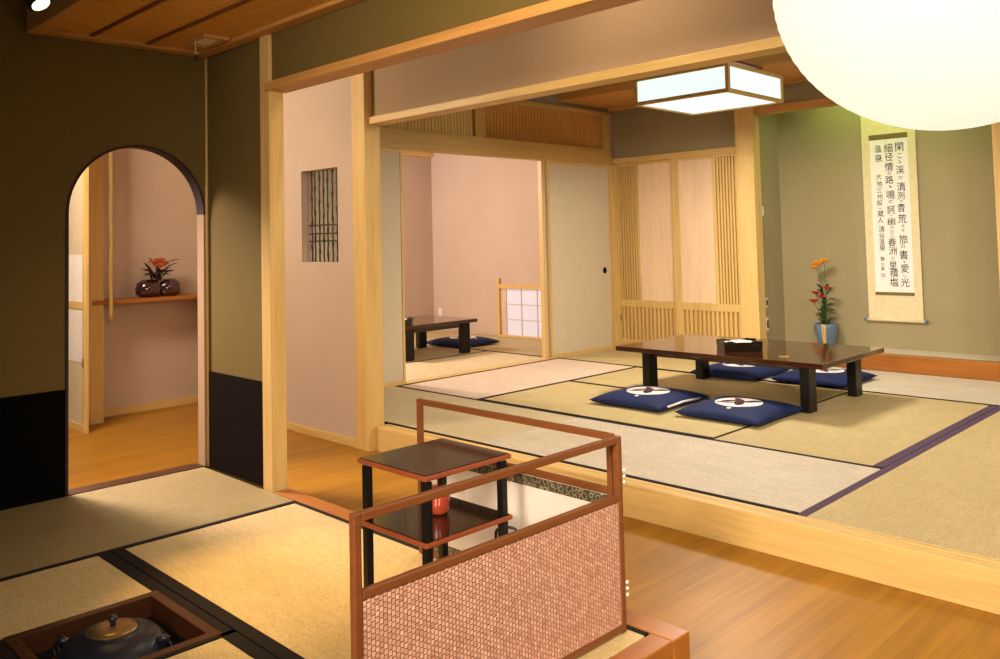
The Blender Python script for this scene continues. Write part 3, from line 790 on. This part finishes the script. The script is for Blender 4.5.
sp = thing('spotlight', (1.01, 3.46, 2.095), 'black spotlight shining at the top left corner', 'spotlight')
o = Vector((1.01, 3.46, 2.095)); dirn = Vector((.35, -.45, -.82)).normalized()
f = MB(o); f.tube([o - dirn * .06, o - dirn * .055, o + dirn * .07, o + dirn * .075], [.028, .038, .046, .046], 20); f.build('lamp_housing', 'blackmetal', sp)
f = MB(o); f.tube([o + dirn * .0755, o + dirn * .079], .034, 20); f.build('bulb', 'bulb', sp)
f = MB(o); f.tube([o - dirn * .05, o - dirn * .05 + Vector((0, 0, .08)), (1.01, 3.46, 2.5)], .009, 8); f.build('bracket', 'blackmetal', sp)

cv = thing('ceiling_vent', (1.86, 3.76, 2.078), 'square wooden ceiling vent with pale centre above the arched wall corner', 'vent')
o = (1.86, 3.76, 2.078)
f = MB(o); f.box(1.80, 1.925, 3.65, 3.675, 2.070, 2.0875, .002); f.box(1.80, 1.925, 3.845, 3.87, 2.070, 2.0875, .002); f.box(1.80, 1.82, 3.675, 3.845, 2.070, 2.0875, .002); f.box(1.905, 1.925, 3.675, 3.845, 2.070, 2.0875, .002); f.build('vent_frame', 'amber_y', cv)
f = MB(o); f.box(1.82, 1.905, 3.675, 3.845, 2.080, 2.0878); f.build('vent_panel', 'white_panel', cv)
pcord = thing('pull_cord', (1.803, 3.74, 2.069), 'thin pull cord with dark bead hanging below the ceiling vent', 'cord')
f = MB((1.803, 3.74, 2.069)); f.tube([(1.803, 3.74, 2.07), (1.803, 3.74, 2.0)], .0018, 6); f.build('cord', 'white', pcord)
f = MB((1.803, 3.74, 2.069)); f.lathe([(0, 2.002), (.006, 1.998), (.008, 1.985), (.006, 1.972), (0, 1.97)], (1.803, 3.74, 0), 12); f.build('bead', 'blackmetal', pcord)

wo = (6.9905, 2.6, 2.36)
ft = thing('wall_lamp', wo, 'greenish tube lamp hidden behind the plaster above the alcove scroll', 'lamp')
f = MB(wo); f.box(6.9905, 7.05, 2.0, 3.2, 2.335, 2.385, .003); f.build('lamp_housing', 'steel', ft)
f = MB(wo); f.tube([(7.075, 2.02, 2.345), (7.075, 3.18, 2.345)], .014, 12); f.box(7.045, 7.08, 2.005, 2.02, 2.335, 2.36); f.box(7.045, 7.08, 3.18, 3.195, 2.335, 2.36); f.build('tube', 'tube', ft)

# ------------------------------------------------------------------ alcove: scroll, vase, plates
XS_ = XB - .012
so = (XS_, 2.655, .36)
S = thing('hanging_scroll', so, 'tall hanging scroll with three columns of brush calligraphy on the alcove wall', 'scroll')
f = MB(so); f.box(XS_ - .002, XS_ + .003, 2.436, 2.87, .37, 2.26); f.build('silk_mount', 'silk', S)
f = MB(so); f.box(XS_ - .0045, XS_ - .0018, 2.497, 2.803, .600, 1.876); f.build('paper_sheet', 'paper', S)
for z0, z1 in ((1.878, 1.922), (.572, .598)):
    f = MB(so); f.box(XS_ - .0045, XS_ - .0018, 2.497, 2.808, z0, z1); f.build('brown_band', 'stripe', S)
f = MB(so); f.tube([(XS_ - .008, 2.425, .366), (XS_ - .008, 2.882, .366)], .012, 12); rl = f.build('roller', 'silk', S)
for y, s_ in ((2.425, -1), (2.882, 1)):
    f = MB(so); f.tube([(XS_ - .008, y, .366), (XS_ - .008, y + s_ * .022, .366)], .013, 12); f.build('roller_end', 'blue_glaze', rl)
cols = [
    (.76, [('閑', 147, 9), ('こ', 156, 5), ('ゝ', 162, 4), ('渓', 170, 8.5), ('の', 178, 4), ('清', 187, 9), ('洌', 196, 8), ('の', 201.5, 3), ('音', 208, 8.5), ('荒', 219, 9), ('々', 226, 3.5), ('々', 230.5, 3.5), ('旅', 239.5, 9), ('の', 246.5, 4.5), ('書', 255, 9), ('、', 262, 3), ('愛', 268.5, 8.5), ('し', 275.5, 3.5), ('光', 282.5, 9)]),
    (.47, [('細', 148, 9), ('径', 157, 8.5), ('情', 167, 9), ('の', 173.5, 4), ('路', 180, 8.5), ('、', 187, 4), ('鳴', 195, 9), ('の', 202, 4), ('訶', 210, 8.5), ('一', 215.5, 4), ('幽', 222, 8.5), ('の', 227.5, 3.5), ('の', 232, 3.5), ('ニ', 236, 4), ('春', 242.5, 8.5), ('洲', 251, 8.5), ('の', 258.5, 3.5), ('里', 265.5, 8), ('積', 273, 8.5), ('塩', 282, 9)]),
    (.19, [('温', 149, 7.5), ('泉', 158.5, 8), ('大', 177, 6), ('地', 184, 6), ('三', 190.5, 5.5), ('州', 197, 6), ('設', 203, 6), ('一', 208.5, 4.5), ('蔵', 214, 6.5), ('人', 220.5, 6), ('清', 229.5, 6.5), ('谷', 236, 6), ('温', 242, 6), ('泉', 248, 6.5), ('静', 259, 4.5), ('か', 264.5, 4), ('章', 269, 4)]),
]
cu = bpy.data.curves.new('lettering', 'FONT'); cu.resolution_u = 2; cu.offset = .005
tmp = bpy.data.objects.new('lettering_source', cu); C.objects.link(tmp)
COLY = {.76: (2.566, 135.4, 292.3), .47: (2.651, 136.4, 292.1), .19: (2.737, 137.4, 291.8)}
def zpx(y, f=.19):
    _, t0, t1 = COLY[f]; return 1.9 - 1.3 * (y - t0) / (t1 - t0)
for frac, chars in cols:
    bm = bmesh.new()
    yc = COLY[frac][0]
    for ch, py, sz in chars:
        cu.body = ch; cu.size = 1
        dg = bpy.context.evaluated_depsgraph_get(); dg.update()
        me = bpy.data.meshes.new_from_object(tmp.evaluated_get(dg))
        if not me.vertices: continue
        xs = [v.co.x for v in me.vertices]; ys = [v.co.y for v in me.vertices]
        cx, cy = (min(xs) + max(xs)) / 2, (min(ys) + max(ys)) / 2
        size = sz / 121; ext = max(max(xs) - min(xs), max(ys) - min(ys), .35)
        k_ = size / ext; sl = random.uniform(-.08, .08); jit = random.uniform(-.004, .004)
        vs = []
        for v in me.vertices:
            a, b = (v.co.x - cx) * k_ * .92, (v.co.y - cy) * k_
            vs.append(bm.verts.new((XS_ - .0052 - so[0], yc - a - sl * b + jit - so[1], zpx(py, frac) + b - so[2])))
        for p in me.polygons:
            try: bm.faces.new([vs[i] for i in p.vertices])
            except ValueError: pass
        bpy.data.meshes.remove(me)
    m = MB(); m.bm.free(); m.bm = bm; m.build('lettering', 'ink', S)
bpy.data.objects.remove(tmp); bpy.data.curves.remove(cu)
f = MB(so); y = 2.737
f.box(XS_ - .0055, XS_ - .004, y - .018, y + .018, zpx(275.5) - .018, zpx(275.5) + .018); f.build('seal', 'seal_ink', S)

vo = (7.245, 3.19, .131)
V = thing('flower_vase', vo, 'blue-grey vase with ochre stripe on the alcove floor', 'vase')
f = MB(vo); f.lathe([(0, .131), (.055, .131), (.075, .16), (.093, .24), (.097, .30), (.093, .322), (.086, .322), (.086, .25), (0, .25)], (7.245, 3.19, 0), 32); f.build('vase_body', 'blue_glaze', V)
f = MB(vo)
for i in range(8):
    pass
a0 = math.atan2(-3.19, -7.245) - .22
prof = [(.0562, .133), (.0762, .16), (.0942, .24), (.0982, .30), (.0945, .3215)]
for (r0, z0), (r1, z1) in zip(prof, prof[1:]):
    q = [(r0, z0, -.17), (r0, z0, .17), (r1, z1, .17), (r1, z1, -.17)]
    f.bm.faces.new([f.bm.verts.new((r * math.cos(a0 + d), r * math.sin(a0 + d), z - .131)) for r, z, d in q])
bmesh.ops.remove_doubles(f.bm, verts=f.bm.verts[:], dist=1e-5)
g = bmesh.ops.extrude_face_region(f.bm, geom=f.bm.faces[:])
for v in [x for x in g['geom'] if isinstance(x, bmesh.types.BMVert)]: v.co.x *= .985; v.co.y *= .985
f.build('ochre_stripe', 'gold', V)
f = MB(vo)
top = [(7.245, 3.19, .25)]
stems = [((7.22, 3.215, .83), 'o'), ((7.23, 3.245, .815), 'o'), ((7.23, 3.175, .845), 'o'), ((7.2, 3.245, .57), 'r'), ((7.2, 3.15, .615), 'r'), ((7.17, 3.185, .54), 'r'), ((7.19, 3.265, .50), 'r')]
for (p, kd) in stems: f.tube([(7.245, 3.19, .24), ((7.245 + p[0]) / 2 + .01, (3.19 * 1.4 + p[1] * .6) / 2, (.25 + p[2]) / 2), p], [.004, .0035, .0025], 6)
f.build('stems', 'stem', V)
f = MB(vo)
for i in range(46):
    z = random.uniform(.28, .62); a = random.uniform(0, 2 * PI); l = random.uniform(.05, .095)
    b0 = (7.235 + .012 * math.cos(a), 3.19 + .02 * math.sin(a), z)
    f.leaf(b0, (b0[0] + l * math.cos(a), b0[1] + l * math.sin(a) * .8, z + random.uniform(-.01, .06)), .011)
f.build('leaves', 'leaf', V)
def bloom(p, r, mt, n, nm, off, par):
    f = MB(off); p = Vector(p)
    for i in range(n):
        a = 2 * PI * i / n + p.z * 9; e_ = .35 + .3 * (i % 2)
        f.leaf(p, p + Vector((math.cos(a) * math.cos(e_), math.sin(a) * math.cos(e_), math.sin(e_))) * r, r * .30, .18, 5)
    f.lathe([(0, -.006), (.006, 0), (.006, .01), (0, .014)], p, 8)
    f.build(nm, mt, par)
for (p, kd) in stems:
    bloom(p, .056 if kd == 'o' else .05, 'orange_petal' if kd == 'o' else 'red_petal', 9, 'flower', vo, V)
bloom((7.22, 3.262, .79), .054, 'orange_petal', 9, 'flower', vo, V)

def wall_plate(name, x, z, hgt, label):
    o_ = (x, 3.63, z); t = thing(name, o_, label, name.split('_')[1])
    f = MB(o_); f.box(x - .022, x + .022, 3.620, 3.6295, z - hgt / 2, z + hgt / 2, .003); f.build('cover_plate', 'plate', t)
    f = MB(o_); f.box(x - .012, x + .012, 3.6165, 3.6202, z - hgt * .28, z + hgt * .28, .001); f.build('insert', 'steel' if name == 'wall_switch' else 'blackmetal', t)
wall_plate('wall_switch', 7.025, 1.31, .085, 'white wall switch on the green alcove side wall, high beside the pillar')
wall_plate('wall_outlet', 7.035, .50, .085, 'upper of two small outlets low on the green alcove side wall')
wall_plate('wall_outlet', 7.035, .31, .12, 'lower of two small outlets near the alcove floor behind the table tray')
oo = (6.999, 7.93, .22); t = thing('wall_outlet', oo, 'white wall outlet on the pink wall above the second room table', 'outlet')
f = MB(oo); f.box(6.99, 6.9995, 7.895, 7.965, .16, .28, .003); f.build('cover_plate', 'plate', t)
f = MB(oo); f.box(6.987, 6.9905, 7.915, 7.945, .19, .25, .001); f.build('insert', 'steel', t)

# ------------------------------------------------------------------ corridor end: shelf, bamboo pole, ikebana
sh = MB((2.7, 6.45, .70)); sh.prism([(2.262, 6.318), (3.177, 6.318), (3.177, 6.538), (2.348, 6.538), (2.348, 6.327), (2.262, 6.327)], 2, .702, .730)
sh = sh.build('wall_shelf', 'kerb_x'); tag(sh, 'thin reddish wooden shelf on the corridor end wall seen through the arch', 'shelf')
bp = MB((2.43, 6.30, .585)); pts = []; rr = []
for q in range(40):
    z = .585 + (2.49 - .585) * q / 39
    pts.append((2.380 + .002 * math.sin(q * .7), 6.300, z)); rr.append(.0145 if q % 8 else .0175)
bp.tube(pts, rr, 12); bp = bp.build('bamboo_pole', 'bamboo'); tag(bp, 'pale bamboo pole hanging in front of the corridor shelf beside the post', 'pole')
io = (2.79, 6.425, .731)
I = thing('flower_pot', io, 'dark purple glazed two-lobed flower pot on the corridor shelf', 'flower pot')
f = MB(io)
for dx, sx in ((-.078, .100), (.080, .092)):
    f.lathe([(0, .731), (sx * .62, .731), (sx * .95, .752), (sx, .79), (sx * .90, .835), (sx * .5, .862), (sx * .28, .858), (sx * .2, .82), (0, .82)], (2.79 + dx, 6.425, 0), 28, 1, .78)
f.build('pot_body', 'purple_glaze', I)
f = MB(io)
for tip in ((2.66, 6.40, .995), (2.625, 6.38, .945), (2.70, 6.40, 1.03), (2.93, 6.39, .985), (2.955, 6.40, 1.01), (2.88, 6.40, .95), (2.66, 6.34, .90), (2.86, 6.33, .92), (2.72, 6.31, .89), (2.90, 6.38, .93)):
    base = (2.75 + random.uniform(-.04, .05), 6.40, .85); f.leaf(base, tip, .018, .18)
for q in range(16):
    a = random.uniform(0, 2 * PI); base = (2.76, 6.40, .86); f.leaf(base, (2.76 + .11 * math.cos(a), 6.39 + .07 * math.sin(a), .87 + random.uniform(0, .07)), .016, .2)
f.build('leaves', 'dark_stem', I)
for p in ((2.73, 6.37, .975), (2.775, 6.37, .99), (2.81, 6.37, .965), (2.76, 6.35, .945)): bloom(p, .055, 'coral_petal', 9, 'flower', io, I)

# ------------------------------------------------------------------ lights
def light(kind, name, loc, power, col, size=.2, target=None, spot=None, blend=.5, spread=None):
    l = bpy.data.lights.new(name, kind); l.energy = power; l.color = col
    if kind == 'AREA': l.shape = 'DISK'; l.size = size
    else: l.shadow_soft_size = size
    if spread: l.spread = math.radians(spread)
    if spot: l.spot_size = math.radians(spot); l.spot_blend = blend
    o = bpy.data.objects.new(name, l); C.objects.link(o); o.location = loc
    if target is not None: o.rotation_euler = (Vector(target) - Vector(loc)).to_track_quat('-Z', 'Y').to_euler()
    return o
light('POINT', 'second_room_lamp', (4.05, 7.3, 1.9), 225, (1, .89, .79), .10)
light('AREA', 'corridor_lamp', (1.3, 5.3, 2.47), 38, (1, .83, .66), .8, (1.8, 5.3, 0))
light('AREA', 'corridor_lamp', (2.5, 2.2, 2.47), 16, (1, .80, .55), .9, (2.5, 2.2, 0))
light('AREA', 'corridor_lamp', (2.5, -.6, 2.47), 12, (1, .82, .55), .9, (2.5, -.6, 0))
light('POINT', 'entry_lamp', (1.15, 5.35, 2.35), 165, (1, .82, .58), .35)
light('SPOT', 'entry_spot', (.98, 5.8, 2.3), 720, (1, .78, .68), .26, (1.75, 3.55, 0), 44, .6)
light('SPOT', 'front_spot', (1.06, 3.40, 1.985), 250, (1, .62, .22), .04, (1.5, 2.46, 0), 32, 1)
light('AREA', 'front_room_fill', (-.2, -1.3, 1.9), 30, (1, .82, .62), .8, (2.4, 1.4, .3), spread=80)  # unseen light added behind the camera for woven panel and step
light('AREA', 'front_room_fill', (-1.3, .5, 1.7), 62, (1, .82, .60), .8, (2.0, .9, 1.3), spread=88)  # second unseen light, added to brighten the faces towards the camera side
light('AREA', 'main_room_fill', (4.9, .2, 2.53), 84, (1, .93, .80), .6, (4.9, .9, 0))  # unseen ceiling light added to brighten the main room from the right
light('AREA', 'main_box_lamp', (5.44, 3.19, 2.04), 60, (1, .92, .76), .6, (5.44, 3.19, 0))

# ------------------------------------------------------------------ world
wd = bpy.data.worlds.new('world'); bpy.context.scene.world = wd; wd.use_nodes = True
bg = wd.node_tree.nodes['Background']; bg.inputs['Color'].default_value = (1, .82, .58, 1); bg.inputs['Strength'].default_value = .16

# ------------------------------------------------------------------ camera
cam = bpy.data.cameras.new('camera'); co = bpy.data.objects.new('camera', cam); C.objects.link(co)
F, CX, CY, YAW, PITCH, ROLL = 846.549868, 486.511527, 199.758443, .779702275, .0485123716, -.0221575274
a = Vector((-math.sin(YAW), 0, math.cos(YAW))); b = Vector((math.cos(YAW), 0, math.sin(YAW))); u = Vector((0, -1, 0))
Rx = Matrix(((1, 0, 0), (0, math.cos(PITCH), math.sin(PITCH)), (0, -math.sin(PITCH), math.cos(PITCH))))
Rz = Matrix(((math.cos(ROLL), -math.sin(ROLL), 0), (math.sin(ROLL), math.cos(ROLL), 0), (0, 0, 1)))
B0 = Matrix((b, a, u)).transposed()
R = Rz @ Rx @ B0
right, up, back = R[0].copy(), -R[1], -R[2]
mw = Matrix.Identity(4)
for i, v in enumerate((right, up, back)):
    for j_ in range(3): mw[j_][i] = v[j_]
mw.translation = (0, 0, 1.1)
co.matrix_world = mw
cam.sensor_width = 36; cam.sensor_fit = 'HORIZONTAL'; cam.lens = F * 36 / 1000
cam.shift_x = (500 - CX) / 1000; cam.shift_y = (CY - 329.5) / 1000
cam.clip_start = .02
sce = bpy.context.scene; sce.camera = co
sce.view_settings.view_transform = 'Standard'; sce.view_settings.look = 'None'; sce.view_settings.gamma = 1
sce.view_settings.use_curve_mapping = False; sce.view_settings.exposure = 0
sce.cycles.use_denoising = True
